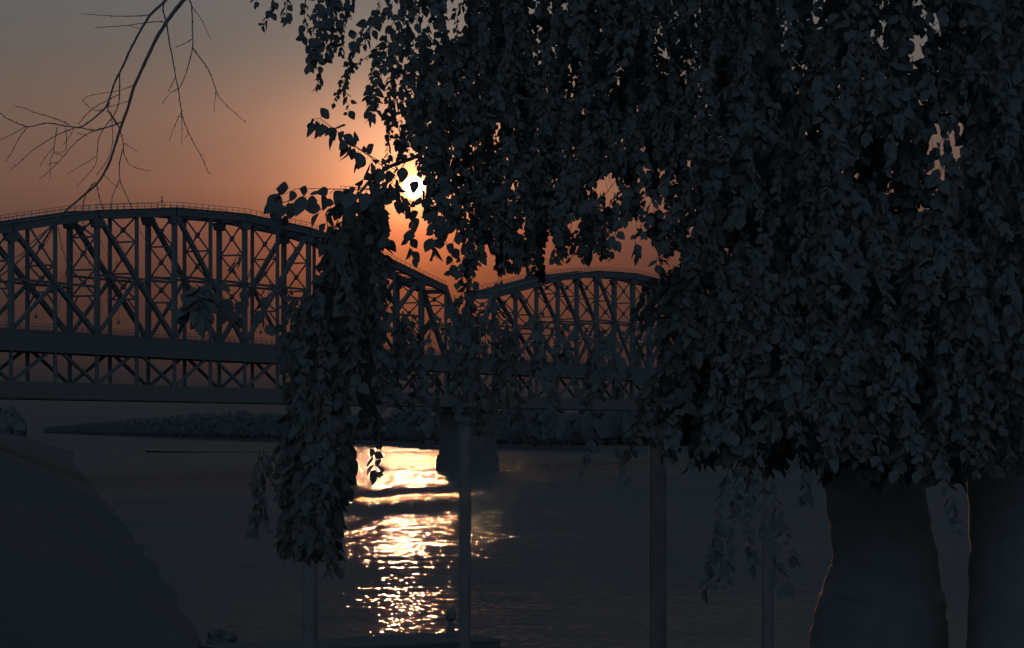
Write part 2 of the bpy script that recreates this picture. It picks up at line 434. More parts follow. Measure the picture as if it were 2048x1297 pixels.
    # sway frames between the two trusses
    for i in range(1, 16):
        q = i / 2; zt = ztop(q) - .6; x = lx(q)
        def sway(mb):
            lv = [26.5, 30.2, 34.8, zt]
            lv = [z for z in lv if z < zt - 1.2] + [zt]
            if len(lv) < 2: lv = [zt - 3, zt]
            for a, c in zip(lv, lv[1:]):
                mb.beam((x, .3, a), (x, WID - .3, c), .16, .22); mb.beam((x + .02, .3, c), (x + .02, WID - .3, a), .16, .22)
                mb.beam((x - .01, .2, a), (x - .01, WID - .2, a), .2, .26)
                mb.beam((x - .3, WID / 2, (a + c) / 2 - .3), (x + .3, WID / 2, (a + c) / 2 + .3), .5, .4)
            mb.beam((x, .2, zt + .3), (x, WID - .2, zt + .3), .3, .8)
            # knee braces over the roadway
            mb.beam((x, .25, lv[0] - 1.6), (x, 1.5, lv[0]), .16, .2); mb.beam((x, WID - .25, lv[0] - 1.6), (x, WID - 1.5, lv[0]), .16, .2)
        B('sway_bracing', sway)
    def lat(mb):
        qs = [.5 * i for i in range(1, 16)]
        for j, (a, c) in enumerate(zip(qs, qs[1:])):
            mb.beam((lx(a), .3, ztop(a)), (lx(c), WID - .3, ztop(c)), .2, .2)
            mb.beam((lx(a), WID - .3, ztop(a) + .02), (lx(c), .3, ztop(c) + .02), .2, .2)
            for h in (.25, .5, .75):
                q = a + (c - a) * h
                mb.beam((lx(q), .3, ztop(q) - .3), (lx(q), WID - .3, ztop(q) - .3), .10, .12)
    B('lateral_bracing', lat)
    def deck(mb):
        mb.box(.1, lx(8) - .1, .45, WID - .45, ZD - .35, ZD - .02)
        for i in range(33):
            x = .3 + i * (lx(8) - .6) / 32
            mb.box(x - .15, x + .15, .42, WID - .42, ZT0 + 1.2, ZD - .35)
        for yy in (1.2, 2.3, 3.4): mb.box(.1, lx(8) - .1, yy - .12, yy + .12, ZT0 + .9, ZD - .36)
    B('road_deck', deck, M_road)
    def deck2(mb):
        mb.box(.1, lx(8) - .1, .42, WID - .42, ZL + .2, ZL + .55)
        for i in range(33):
            x = .3 + i * (lx(8) - .6) / 32
            mb.box(x - .15, x + .15, .42, WID - .42, ZL - .6, ZL + .2)
        for yy in (-.45, WID + .45): mb.box(.1, lx(8) - .1, yy - .05, yy + .05, ZL - 1.4, ZL + .85)
    B('lower_deck', deck2, M_road)
    def drail(mb):
        for yy in (-.6, WID + .6):
            for dz in (.35, .7, 1.05): mb.beam((0.1, yy, ZD + dz), (lx(8) - .1, yy, ZD + dz), .05, .05)
            for i in range(100):
                x = .2 + i * (lx(8) - .4) / 99; mb.beam((x, yy, ZD - .2), (x, yy, ZD + 1.05), .05, .05)
            mb.box(.1, lx(8) - .1, min(yy, yy * .0 + (.4 if yy < 0 else WID - .4)), max(yy, (.4 if yy < 0 else WID - .4)), ZD + .22, ZD + .28) if False else None
    B('deck_railing', drail, M_rail)
    for q in (1.5, 2.5, 3.5, 4.5, 5.5, 6.5):
        def lamp(mb):
            x = lx(q) - 1.2
            mb.tube([(x, WID / 2, 26.3), (x, WID / 2, 23.4)], .03, 5)
            mb.lathe([(.05, .5), (.12, .4), (.24, .12), (.22, 0), (.1, -.1)][::-1], (x, WID / 2, 23.0), 10)
            mb.beam((x, .2, 26.35), (x, WID - .2, 26.35), .12, .12)
        B('hanging_lamp', lamp, M_lampm)
    return sp
sp0 = make_span(-PL)
for k in (1, 2):
    c = sp0.copy(); C.objects.link(c); c.parent = bridge; c.location = ((-1 + 8 * k) * PL, 0, 0)
    for ch in list(sp0.children):
        d = ch.copy(); C.objects.link(d); d.parent = c
for q in (-1, 7, 15, 23):
    b = MB(); x = lx(q) + 3.0
    b.box(x - 2.3, x + 2.3, -2.9, WID + 2.0, 3.0, ZL - 2.4)
    b.box(x - 3.6, x + 2.5, -3.1, WID + 2.6, ZL - 2.4, ZL - 1.56)
    # base with pointed cutwaters
    for z0, z1, e in ((-1, 2.4, .35), (2.4, 3.0, .2)):
        w = 2.3 + e; ya, yb = -2.9 - e, WID + 2.2 + e
        pts = [(x - w, ya), (x, ya - 3.0 * e), (x + w, ya), (x + w, yb), (x, yb + 3.0 * e), (x - w, yb)]
        vs = [(a, c, z0) for a, c in pts] + [(a, c, z1) for a, c in pts]
        b.add(vs, [(i, (i + 1) % 6, 6 + (i + 1) % 6, 6 + i) for i in range(6)] + [(6, 7, 8, 9, 10, 11)])
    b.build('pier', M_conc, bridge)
# little signal mast on the crown of the first span
b = MB(); x = lx(1.83); z = ztop(2.83) + .6
b.tube([(x, 0, z), (x, 0, z + 1.9)], .05, 6); b.beam((x, -.02, z + .9), (x, -.02, z + 1.15), .22, .22); b.beam((x, -.02, z + 1.45), (x, -.02, z + 1.62), .16, .16)
b.build('signal_mast', M_lampm, bridge)

# ------------------------------------------------------------------ barge moored at the far shore
def barge(px, d, length, rot):
    p = P(px, 0, d); e = empty('barge', (p.x, p.y, 0)); e.rotation_euler = (0, 0, rot)
    b = MB(); L = length / 2
    prof_ = [(-L, 1.9), (-L * .82, 1.2), (L * .8, 1.2), (L, 2.0)]
    vs = []; 
    for x, z in prof_:
        w = 2.4 if abs(x) < L * .9 else 1.0
        vs += [(x, -w, z), (x, w, z), (x * .95, w * .8, -.4), (x * .95, -w * .8, -.4)]
    fs = []
    for i in range(3):
        k = i * 4
        for j in range(4): fs.append((k + j, k + 4 + j, k + 4 + (j + 1) % 4, k + (j + 1) % 4))
    fs += [(0, 1, 2, 3), (15, 14, 13, 12)]
    b.add(vs, fs); b.build('hull', M_hull, e)
    b = MB(); b.box(-L * .6, L * .1, -1.7, 1.7, 1.15, 3.4); b.box(-L * .55, L * .0, -1.9, 1.9, 3.4, 3.55); b.build('cabin', M_hull, e)
    b = MB(); b.tube([(L * .3, 0, 1.1), (L * .3, 0, 5.2)], .08, 6); b.build('mast', M_hull, e)
    return e
tag(barge(866, 985, 12, .1), 'small dark barge low on the far water just left of the bridge pier', 'barge')

# ------------------------------------------------------------------ pontoon with mooring bollard
zt = .42
pA = P(395, 0, 79.5); pB = P(905, 0, 84.0); pC = P(917, 0, 84.4)
pont = empty('floating_pontoon', (pA.x, pA.y, 0))
ax = (Vector((pC.x, pC.y, 0)) - Vector((pA.x, pA.y, 0))); Lp = ax.length; pont.rotation_euler = (0, 0, math.atan2(ax.y, ax.x))
b = MB(); b.box(0, Lp, -3.0, -.06, -.3, zt - .10)
b.build('float', M_hull, pont)
b = MB()
nb = 56
for i in range(nb):
    x0 = i * Lp / nb; b.box(x0 + .006, x0 + Lp / nb - .006, -3.05, 0, zt - .10, zt - random.uniform(0, .012))
b.build('plank_deck', M_plank, pont)
for x in (1.5, 4.5, 7.0):
    b = MB(); b.tube([(x, .1, .05), (x + .5, .1, .05)], .11, 10); b.build('fender', M_iron, pont)
tag(pont, 'low dark floating pontoon at the bottom edge, below the bright sun glitter', 'pontoon')
bp = P(902, 0, 82.9)
bol = empty('bollard', (bp.x, bp.y, zt - .02)); 
b = MB(); b.lathe([(.19, 0), (.19, .04), (.155, .06), (.145, .25), (.11, .46), (.085, .52)], (0, 0, 0)); b.build('stem', M_iron, bol, True)
b = MB(); b.lathe([(.085, .52), (.12, .56), (.185, .64), (.175, .72), (.15, .88), (.11, .97), (.04, 1.02)], (0, 0, 0)); b.build('cap', M_iron, bol, True)
tag(bol, 'short dark mooring bollard with rounded cap on the pontoon beside a post', 'bollard')
# rock on the shore
b = MB(); p = P(442, 0, 84.5); blob(b, (0, 0, 0), .55, .5, .42, random.Random(5), 12, 8)
o = b.build('rock', M_earth); o.location = (p.x, p.y, .05); tag(o, 'small dark rock at the water edge near the lower left', 'rock')

# ------------------------------------------------------------------ upright posts at the edge of the near bank
def post(px, w, ytop, d, lab, lean=0.0):
    p = P(px, 0, d); e = empty('wooden_post', (p.x, p.y, 5.0)); r_ = w / F * d / 2
    z1 = EYE + (HZ - ytop) / F * d - 5.0
    b = MB(); m = 14; rr = random.Random(px)
    pts = [(lean * t * z1 / m + rr.uniform(-.0008, .0008), 0, -.4 if t == 0 else z1 * t / m) for t in range(m + 1)]
    b.tube(pts, [r_ * (1 + rr.uniform(-.012, .012)) for _ in pts], 14); b.build('shaft', M_wood, e, False)
    b = MB(); q = pts[-1]; b.lathe([(r_ * 1.22, 0), (r_ * 1.22, .03), (r_ * .6, .06)], (q[0], 0, z1 + .001), 14); b.build('post_cap', M_iron, e)
    tag(e, lab, 'post', 'upright posts along the near bank')
    return e
post(620, 30, 850, 17.0, 'dark post left of the sun glitter, under the hanging leaf column')
post(930, 24, 850, 18.6, 'slimmest dark post, right beside the mooring bollard and the sun glitter')
post(1315, 36, 850, 15.5, 'thickest dark post, standing alone right of the sun glitter')
post(1535, 26, 850, 18.2, 'dark post behind hanging leaves, next left of the big tree trunk')

# ------------------------------------------------------------------ foliage machinery
LT = np.array([[0, 0, 0], [.20, .05, -.10], [.34, .09, -.26], [.36, .09, -.42], [.25, .06, -.68], [.10, .02, -.88], [0, 0, -1.0],
               [-.10, .02, -.88], [-.25, .06, -.68], [-.36, .09, -.42], [-.34, .09, -.26], [-.20, .05, -.10]], float)
LF = [[0, 1, 2, 3, 4, 5, 6], [0, 6, 7, 8, 9, 10, 11]]
class Leaves:
    def __init__(s): s.p = []; s.d = []; s.s = []
    def add(s, p, d, size): s.p.append(tuple(p)); s.d.append(tuple(d)); s.s.append(size)
    def mesh(s, name):
        n = len(s.p); p = np.array(s.p); d = np.array(s.d); sz = np.array(s.s)
        z = -d / np.linalg.norm(d, axis=1)[:, None]                    # local +z (tip points to -z)
        r = rng.normal(size=(n, 3)); r[:, 1] *= .75
        x = r - (r * z).sum(1)[:, None] * z; x /= np.linalg.norm(x, axis=1)[:, None]
        y = np.cross(z, x)
        wd = rng.uniform(.85, 1.15, n); fold = rng.uniform(.3, 2.6, n); curl = rng.uniform(-.25, .35, n)
        T_ = np.repeat(LT[None], n, 0)
        T_[:, :, 0] *= wd[:, None]; T_[:, :, 1] = T_[:, :, 1] * fold[:, None] + curl[:, None] * (LT[None, :, 2] ** 2)
        V = (T_[:, :, 0:1] * x[:, None] + T_[:, :, 1:2] * y[:, None] + T_[:, :, 2:3] * z[:, None]) * sz[:, None, None] + p[:, None]
        m = len(LT); V = V.reshape(-1, 3)
        idx = (np.array(sum(LF, []))[None] + (np.arange(n) * m)[:, None]).ravel()
        me = bpy.data.meshes.new(name)
        me.vertices.add(len(V)); me.vertices.foreach_set('co', V.ravel().astype(np.float32))
        me.loops.add(len(idx)); me.loops.foreach_set('vertex_index', idx.astype(np.int32))
        nf = n * 2; me.polygons.add(nf)
        me.polygons.foreach_set('loop_start', (np.arange(nf) * 7).astype(np.int32))
        me.update(calc_edges=True); me.validate(); return me

SUNP = (829, 371)
GAPS = [(829, 372, 27, 27), (800, 452, 42, 46), (845, 480, 24, 60), (1212, 372, 34, 26), (1308, 415, 22, 24), (1255, 470, 30, 34), (1295, 505, 32, 30),
        (1030, 560, 42, 20), (1100, 500, 14, 40), (975, 510, 12, 30), (1150, 450, 16, 24), (1350, 520, 16, 26), (1382, 466, 9, 22),
        (1872, 285, 24, 34), (1878, 335, 20, 26), (1836, 110, 10, 24), (1755, 12, 18, 10), (1835, 6, 24, 12), (1764, 83, 8, 12),
        (1685, 230, 8, 10), (1680, 168, 6, 9), (1878, 183, 9, 6), (1858, 420, 12, 12), (1828, 448, 9, 8), (1130, 12, 14, 12), (1078, 45, 8, 14),
        (1283, 205, 8, 12), (1285, 300, 9, 12), (1322, 345, 12, 12), (1160, 128, 7, 10), (1195, 20, 6, 8), (700, 280, 60, 30), (860, 250, 8, 10), (905, 500, 26, 40), (1745, 60, 9, 12), (1762, 100, 7, 12), (1870, 30, 14, 20), (1820, 120, 8, 22), (1845, 230, 12, 10), (1905, 265, 12, 14), (1795, 285, 8, 10), (1715, 320, 7, 10), (1713, 355, 8, 12), (1765, 275, 9, 9), (1757, 385, 7, 10), (1788, 425, 6, 8), (1918, 335, 5, 12), (1050, 95, 6, 10), (1100, 150, 6, 6), (1185, 175, 6, 6), (1200, 60, 6, 10), (1165, 225, 6, 12), (1290, 340, 9, 12), (1320, 380, 8, 16), (1420, 345, 7, 8), (1475, 470, 12, 18), (1370, 430, 7, 12)]
def in_gap(px, py, k=1.0):
    for gx, gy, a, b_ in GAPS:
        dx = (px - gx) / a; dy = (py - gy) / b_
        if abs(dx) > 1.7 or abs(dy) > 1.7: continue
        th = math.atan2(dy, dx)
        if math.hypot(dx, dy) < k * (1 + .28 * math.sin(3 * th + gx) + .2 * math.sin(5 * th + gy)): return True
    return False
def topx(p): return 1024 + p[0] / p[1] * F, HZ - (p[2] - EYE) / p[1] * F

def strand(lv, tw, pts, depth, leaf_px, spacing, rad=.0016, gaps=True, drop=.85, leafscale=1.0, dj=.25, ends=True):
    """a twig through the given points at its own depth, leaves along it"""
    W3 = []
    d = depth
    for i, (x, y) in enumerate(pts):
        W3.append(P(x, y, d)); d += random.uniform(-dj, dj) * .3
    # resample
    poly = []
    for a, c in zip(W3, W3[1:]):
        n = max(1, int((c - a).length / .06))
        for k in range(n): poly.append(a.lerp(c, k / n))
    poly.append(W3[-1])
    cum = 0; side = 1; nxt = spacing * depth / F * .5
    Ls = leaf_px / F * depth * leafscale
    n_all = len(poly)
    used = 0; stop = None
    for i in range(n_all - 1):
        a, c = poly[i], poly[i + 1]; seg = (c - a).length; t0 = cum
        while nxt <= cum + seg and seg > 0:
            p = a.lerp(c, (nxt - cum) / seg)
            dirv = (c - a).normalized()
            out = dirv.cross(Vector((0, 1, 0)))
            if out.length < .01: out = Vector((1, 0, 0))
            out = out.normalized() * side * random.uniform(.2, 1.0) + Vector((0, random.uniform(-.9, .9), 0))
            dd = (Vector((0, 0, -1)) * drop * random.uniform(.4, 1.1) + out * .7 + dirv * .3 + Vector((random.gauss(0, .18), random.gauss(0, .18), random.gauss(0, .18)))).normalized()
            size = Ls * random.uniform(.5, 1.2)
            pet = dd * size * .22
            q = p + pet
            px, py = topx(q + dd * size * .45)
            ig = gaps and in_gap(px, py, .85)
            if ig and random.random() < .3: stop = i; break
            if not ig:
                lv.add(q, dd, size); used += 1
                tw.tube([p, q], rad * .55, 3, False)
            side = -side
            nxt += spacing * depth / F * random.uniform(.6, 1.4)
        if stop is not None: break
        cum += seg
    if stop is not None: poly = poly[:stop + 1]; n_all = len(poly)
    if len(poly) > 2 and (used or not gaps):
        tw.tube(poly[::2] + ([poly[-1]] if (n_all - 1) % 2 else []), [rad * (1 - .6 * i / max(1, len(poly) // 2)) for i in range(len(poly[::2]) + (1 if (n_all - 1) % 2 else 0))], 4, False)

def hang(x, y, length, sway):
    pts = [(x, y)]; n = 5; ph = random.uniform(0, 6); k = random.uniform(-.5, .5)
    for i in range(1, n + 1):
        t = i / n
        pts.append((x + sway * (1 - (1 - t) ** 2) + 5 * math.sin(ph + t * 4), y + length * (t ** 1.05)))
    return pts

# ---- weeping birch: trunk, limbs, crown
birch = empty('birch_tree', P(1760, 0, 12.0).to_2d().to_3d() + Vector((0, 0, 5.0)))
bx, by, bz = birch.location
def rel(p): return Vector(p) - Vector(birch.location)
lv = Leaves(); tw = MB(); tr = MB()
def px_tube(mb, pts, n=8, jit=0.0, res=None):
    q = []; rr = []
    for (x, y, d, w) in pts:
        q.append(P(x, y, d)); rr.append(w / F * d / 2)
    # subdivide with noise
    Q = []; RR = []
    for i in range(len(q) - 1):
        k = res or 1
        for j in range(k):
            t = j / k
            a0 = q[max(i - 1, 0)]; a1 = q[i]; a2 = q[i + 1]; a3 = q[min(i + 2, len(q) - 1)]
            p = .5 * ((2 * a1) + (a2 - a0) * t + (2 * a0 - 5 * a1 + 4 * a2 - a3) * t * t + (3 * a1 - a0 - 3 * a2 + a3) * t ** 3)
            rad = rr[i] + (rr[i + 1] - rr[i]) * t
            Q.append(p + Vector((random.uniform(-1, 1), random.uniform(-1, 1), random.uniform(-1, 1))) * rad * jit)
            RR.append(rad * (1 + random.uniform(-1, 1) * jit))
    Q.append(q[-1]); RR.append(rr[-1])
    mb.tube(Q, RR, n)
px_tube(tr, [(1755, 1600, 12, 420), (1757, 1400, 12, 320), (1758, 1297, 12, 284), (1764, 1200, 12, 252), (1770, 1130, 12, 212), (1760, 1050, 12, 200), (1742, 950, 12, 196), (1700, 800, 12, 190),
             (1640, 600, 12, 178), (1560, 380, 12, 160), (1500, 150, 12, 150), (1450, -100, 12, 130), (1400, -500, 12, 100)], 24, .018, 5)
trunk_b = tr
limbs = [[(1640, 620, 12, 110), (1560, 560, 11.8, 90), (1470, 430, 11.6, 70), (1400, 300, 11.4, 50), (1300, 150, 11.2, 40), (1150, 60, 11, 26), (1000, 40, 10.7, 16), (880, 120, 10.4, 9), (820, 240, 10.2, 6)],
         [(1480, 60, 12, 90), (1380, -60, 11.8, 66), (1200, -160, 11.4, 46), (1000, -210, 11, 30), (820, -190, 10.6, 18), (680, -110, 10.4, 10), (620, 0, 10.3, 6)],
         [(1400, 300, 11.4, 40), (1250, 260, 11.2, 26), (1100, 230, 11, 18), (950, 250, 10.6, 12), (840, 310, 10.2, 8), (760, 345, 9.8, 7), (700, 420, 9.6, 6), (660, 560, 9.5, 5), (640, 760, 9.4, 4)],
         [(1680, 740, 12, 80), (1580, 640, 12.4, 60), (1460, 560, 12.6, 44), (1350, 560, 12.8, 26), (1280, 640, 13, 14)],
         [(1650, 640, 12, 90), (1700, 480, 12.3, 70), (1760, 300, 12.6, 50), (1800, 100, 13, 36), (1830, -200, 13, 24)]]
limb_objs = []
for l in limbs:
    b = MB(); px_tube(b, l, 12, .05, 5); limb_objs.append(b)

# hand-laid strands at the visible outline (pixel paths at a real distance)
HS = [
 # (points, depth, leaf px, spacing px)
 ([(545, -60), (548, 0), (538, 35), (522, 55)], 9.6, 22, 9), ([(500, -50), (512, 0), (516, 18)], 9.8, 20, 10),
 ([(590, -60), (575, -10), (572, 25), (566, 42)], 9.6, 22, 9), ([(640, -60), (612, 0), (612, 50), (606, 78)], 9.9, 19, 7),
 ([(650, -40), (632, 40), (622, 95), (618, 130)], 9.7, 20, 5), ([(665, -40), (650, 50), (636, 100), (640, 150), (634, 176)], 9.5, 20, 5),
 ([(690, -60), (672, 20), (665, 80), (650, 120)], 9.8, 20, 5), ([(700, -30), (684, 30), (678, 70), (660, 108)], 10.2, 20, 6),
 ([(655, -30), (660, 40), (640, 70), (628, 110)], 10.1, 20, 5), ([(760, 10), (735, 45), (715, 70), (703, 88)], 9.7, 24, 9),
 ([(740, 60), (720, 75), (702, 110), (694, 140)], 10.0, 17, 8), ([(712, 90), (700, 130), (690, 170), (700, 205), (696, 225)], 9.9, 17, 7),
 ([(790, 40), (760, 90), (742, 150), (738, 200), (736, 240)], 9.9, 18, 6), ([(800, 60), (770, 110), (760, 170), (752, 210)], 10.2, 18, 6),
 ([(820, 40), (800, 120), (780, 180), (775, 240), (790, 280)], 10.0, 18, 5), ([(850, 90), (812, 170), (800, 240), (800, 280)], 9.8, 17, 5),
 ([(870, 120), (838, 200), (826, 260), (822, 300)], 10.1, 17, 5), ([(880, 180), (856, 240), (846, 300), (836, 330)], 9.9, 17, 5),
 ([(770, 336), (737, 315), (700, 284), (668, 256), (640, 237), (626, 238)], 8.2, 35, 9), ([(790, 340), (740, 318), (712, 296), (690, 272)], 8.3, 32, 22),
 ([(800, 330), (780, 325), (745, 345), (725, 360)], 8.3, 32, 12), ([(810, 325), (790, 350), (775, 380), (755, 410)], 8.4, 32, 10),
 ([(740, 380), (690, 376), (645, 378), (620, 386), (590, 378), (566, 372), (564, 392)], 8.2, 40, 13), ([(740, 378), (715, 372), (680, 372)], 8.3, 36, 14),
 ([(590, 398), (565, 402), (548, 412), (562, 440)], 8.25, 38, 10), ([(760, 390), (720, 396), (690, 400), (660, 415), (640, 420)], 8.5, 36, 8),
 ([(834, 330), (838, 365), (846, 385), (848, 405)], 8.6, 30, 15), ([(820, 400), (826, 425), (822, 455), (820, 480), (826, 520)], 8.7, 27, 9),
 ([(886, 350), (880, 400), (874, 440), (866, 480), (866, 512)], 8.8, 28, 7), ([(900, 330), (893, 380), (884, 430), (880, 470)], 9.1, 24, 7),
 ([(925, 430), (905, 490), (898, 520), (904, 545), (893, 552)], 8.9, 27, 18), ([(940, 470), (920, 520), (915, 560), (930, 590)], 9.0, 26, 13),
 ([(960, 480), (950, 540), (938, 590), (930, 640)], 9.1, 24, 9), ([(1010, 500), (1005, 550), (995, 575), (985, 577)], 9.2, 26, 18),
 ([(1140, 380), (1120, 430), (1112, 480), (1106, 520)], 9.6, 20, 8), ([(1190, 330), (1180, 390), (1168, 440), (1160, 500)], 9.8, 19, 7),
 ([(1260, 370), (1255, 420), (1235, 450), (1225, 490)], 9.3, 24, 8), ([(1330, 350), (1300, 410), (1290, 440), (1270, 480), (1272, 510)], 9.2, 25, 9),
 ([(1370, 380), (1340, 440), (1325, 480), (1310, 530)], 9.4, 24, 8), ([(1420, 380), (1400, 440), (1390, 500), (1370, 540)], 9.6, 22, 8),
 ([(1900, 230), (1880, 290), (1870, 330), (1880, 370)], 9.6, 24, 16),
 # leaves hanging low over the bridge and the water
 ([(760, 860), (745, 905), (752, 930), (756, 950)], 8.8, 26, 12), ([(700, 860), (690, 900), (684, 935), (668, 960)], 8.9, 24, 8),
 ([(700, 900), (682, 960), (676, 1010), (684, 1050)], 9.0, 26, 8), ([(668, 980), (664, 1040), (668, 1090), (656, 1150)], 9.0, 30, 13), ([(640, 1000), (652, 1060), (666, 1100), (668, 1140)], 9.1, 28, 14),
 ([(520, 900), (508, 960), (516, 1000), (500, 1060)], 9.4, 22, 13), ([(560, 880), (530, 960), (516, 1020), (505, 1070)], 9.5, 22, 14),
 ([(430, 560), (450, 600), (470, 640)], 8.6, 34, 14), ([(395, 565), (400, 600), (398, 640)], 8.4, 36, 5), ([(380, 572), (384, 610), (382, 635)], 8.4, 34, 5), ([(420, 570), (412, 600), (415, 635)], 8.4, 34, 5), ([(405, 568), (392, 600), (404, 635)], 8.45, 36, 5),
 ([(480, 500), (470, 520), (462, 540)], 8.6, 26, 14), ([(500, 540), (484, 600), (476, 640)], 8.7, 28, 11), ([(540, 560), (520, 600), (530, 650)], 8.7, 26, 11),
 ([(1460, 930), (1440, 1010), (1424, 1100), (1412, 1180)], 9.5, 30, 10), ([(1490, 900), (1470, 1000), (1462, 1100), (1450, 1170)], 9.5, 28, 10),
 ([(1520, 900), (1530, 1000), (1545, 1100), (1565, 1180)], 9.5, 30, 10), ([(1540, 960), (1565, 1040), (1580, 1100), (1600, 1130)], 9.6, 26, 14),
 ([(1500, 930), (1500, 1000), (1495, 1060), (1510, 1130)], 9.6, 28, 9), ([(1600, 900), (1610, 940), (1612, 990)], 9.6, 30, 9), ([(1880, 900), (1900, 980), (1915, 1060)], 9.6, 28, 10),
 ([(1180, 870), (1175, 900), (1170, 930)], 9.4, 26, 9), ([(1230, 880), (1240, 920), (1255, 960)], 9.4, 26, 11), ([(1420, 860), (1400, 900), (1380, 930)], 9.4, 26, 11),
]
for pts, d, lp, sp in HS:
    near_sun = any(abs(x - 829) < 30 and abs(y - 372) < 25 for x, y in pts)
    strand(lv, tw, pts, d, lp * (.8 if near_sun else 1), sp * (1.5 if near_sun else 1), gaps=False)

def clusters(lst, dmin, dmax):
    for (x0, x1, ys0, ys1, yend, n, lp, spc) in lst:
        for k in range(n):
            x = random.uniform(x0, x1); y = random.uniform(ys0, ys1); L = min(random.uniform(90, 260), yend - y)
            if L < 30: continue
            strand(lv, tw, hang(x, y, L, random.uniform(-40, 40)), random.uniform(dmin, dmax), lp * random.uniform(.8, 1.2), spc)
# drooping leaf column left of the sun
clusters([(655, 715, 425, 560, 900, 21, 25, 7), (650, 770, 410, 470, 620, 13, 26, 7), (600, 695, 570, 800, 1000, 34, 25, 7), (590, 670, 780, 960, 1085, 34, 26, 6), (570, 620, 560, 640, 860, 8, 24, 12),
          (480, 560, 850, 960, 1060, 2, 22, 11), (680, 760, 460, 700, 880, 26, 26, 8), (770, 900, 600, 700, 860, 12, 22, 11), (720, 800, 340, 400, 480, 18, 27, 7), (594, 642, 900, 1000, 1108, 22, 24, 6),
          (900, 990, 580, 640, 860, 13, 24, 10), (990, 1240, 600, 680, 860, 22, 23, 10)], 8.6, 9.8)

# dense crown
YB = [(700, 60), (740, 190), (790, 270), (830, 320), (862, 430), (900, 540), (940, 600), (970, 560), (1000, 545), (1050, 545), (1090, 520), (1150, 490), (1200, 520), (1250, 500), (1300, 520), (1350, 545), (1450, 560), (1500, 900), (1600, 900), (2100, 930)]
def ybot(x):
    for (a, ya), (c, yc) in zip(YB, YB[1:]):
        if a <= x <= c: return ya + (yc - ya) * (x - a) / (c - a)
    return 0 if x < 700 else 930
def crown(n, x0, x1, y0, d0, d1, lp, spc, lvv, tww, fy=None):
    k = 0
    while k < n:
        x = random.uniform(x0, x1)
        pr = min(1, .05 + (max(0, (x - 730)) / 230) ** 1.4)
        if random.random() > pr: continue
        yb = ybot(x) if fy is None else fy(x)
        L = random.uniform(60, 240); y = random.uniform(y0, yb - 50); L = min(L, yb - y + random.uniform(-15, 15))
        if L < 25: continue
        strand(lvv, tww, hang(x, y, L, random.gauss(-12, 50)), random.uniform(d0, d1), lp * random.uniform(.7, 1.3), spc)
        k += 1
crown(780, 730, 1500, -260, 9.4, 10.7, 17, 6, lv, tw)
crown(260, 940, 1500, -260, 10.0, 11.2, 19, 6, lv, tw)
crown(260, 1345, 1700, 480, 9.5, 10.8, 25, 7, lv, tw, lambda x: 905 + 30 * math.sin(x * .03))
crown(320, 1480, 1760, -260, 9.5, 11, 24, 7, lv, tw)

def finish_tree(root, trunk, lims, lv, tw, leafname='crown'):
    inv = Matrix.Translation(-Vector(root.location))
    def bld(mb, name, m, smooth=True):
        me = mb.mesh(name, smooth); me.transform(inv); return link(name, me, m, root)
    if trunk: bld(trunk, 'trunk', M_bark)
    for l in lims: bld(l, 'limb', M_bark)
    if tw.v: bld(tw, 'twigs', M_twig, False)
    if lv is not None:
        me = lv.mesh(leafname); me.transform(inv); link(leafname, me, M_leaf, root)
finish_tree(birch, trunk_b, limb_objs, lv, tw)
tag(birch, 'big dark tree with flared trunk right of centre and weeping leafy branches across the sun', 'tree')

# ---- second tree at the right edge
p = P(2050, 0, 11.5); tree2 = empty('birch_tree', (p.x, p.y, 5.0))
lv2 = Leaves(); tw2 = MB(); t2 = MB()
px_tube(t2, [(2060, 1600, 11.5, 330), (2058, 1400, 11.5, 270), (2052, 1297, 11.5, 232), (2052, 1100, 11.5, 222), (2048, 940, 11.5, 224), (2040, 700, 11.5, 216), (2030, 450, 11.5, 208), (2026, 200, 11.5, 190), (2040, -80, 11.5, 170), (2070, -400, 11.5, 130)], 24, .018, 5)
l2 = []
for l in [[(2030, 420, 11.5, 90), (1960, 250, 11.7, 60), (1900, 60, 12, 40), (1860, -150, 12.3, 26)], [(2035, 650, 11.5, 80), (1960, 560, 11.8, 50), (1880, 520, 12, 30), (1800, 560, 12.2, 18), (1760, 640, 12.3, 10)]]:
    b = MB(); px_tube(b, l, 12, .05, 5); l2.append(b)
crown(600, 1660, 2110, -260, 9.6, 11.0, 25, 7, lv2, tw2)
crown(300, 1640, 1960, 380, 9.6, 11.0, 26, 7, lv2, tw2, lambda x: 925 + 25 * math.sin(x * .04))
finish_tree(tree2, t2, l2, lv2, tw2)
tag(tree2, 'dark leafy tree whose straight trunk fills the right edge', 'tree')

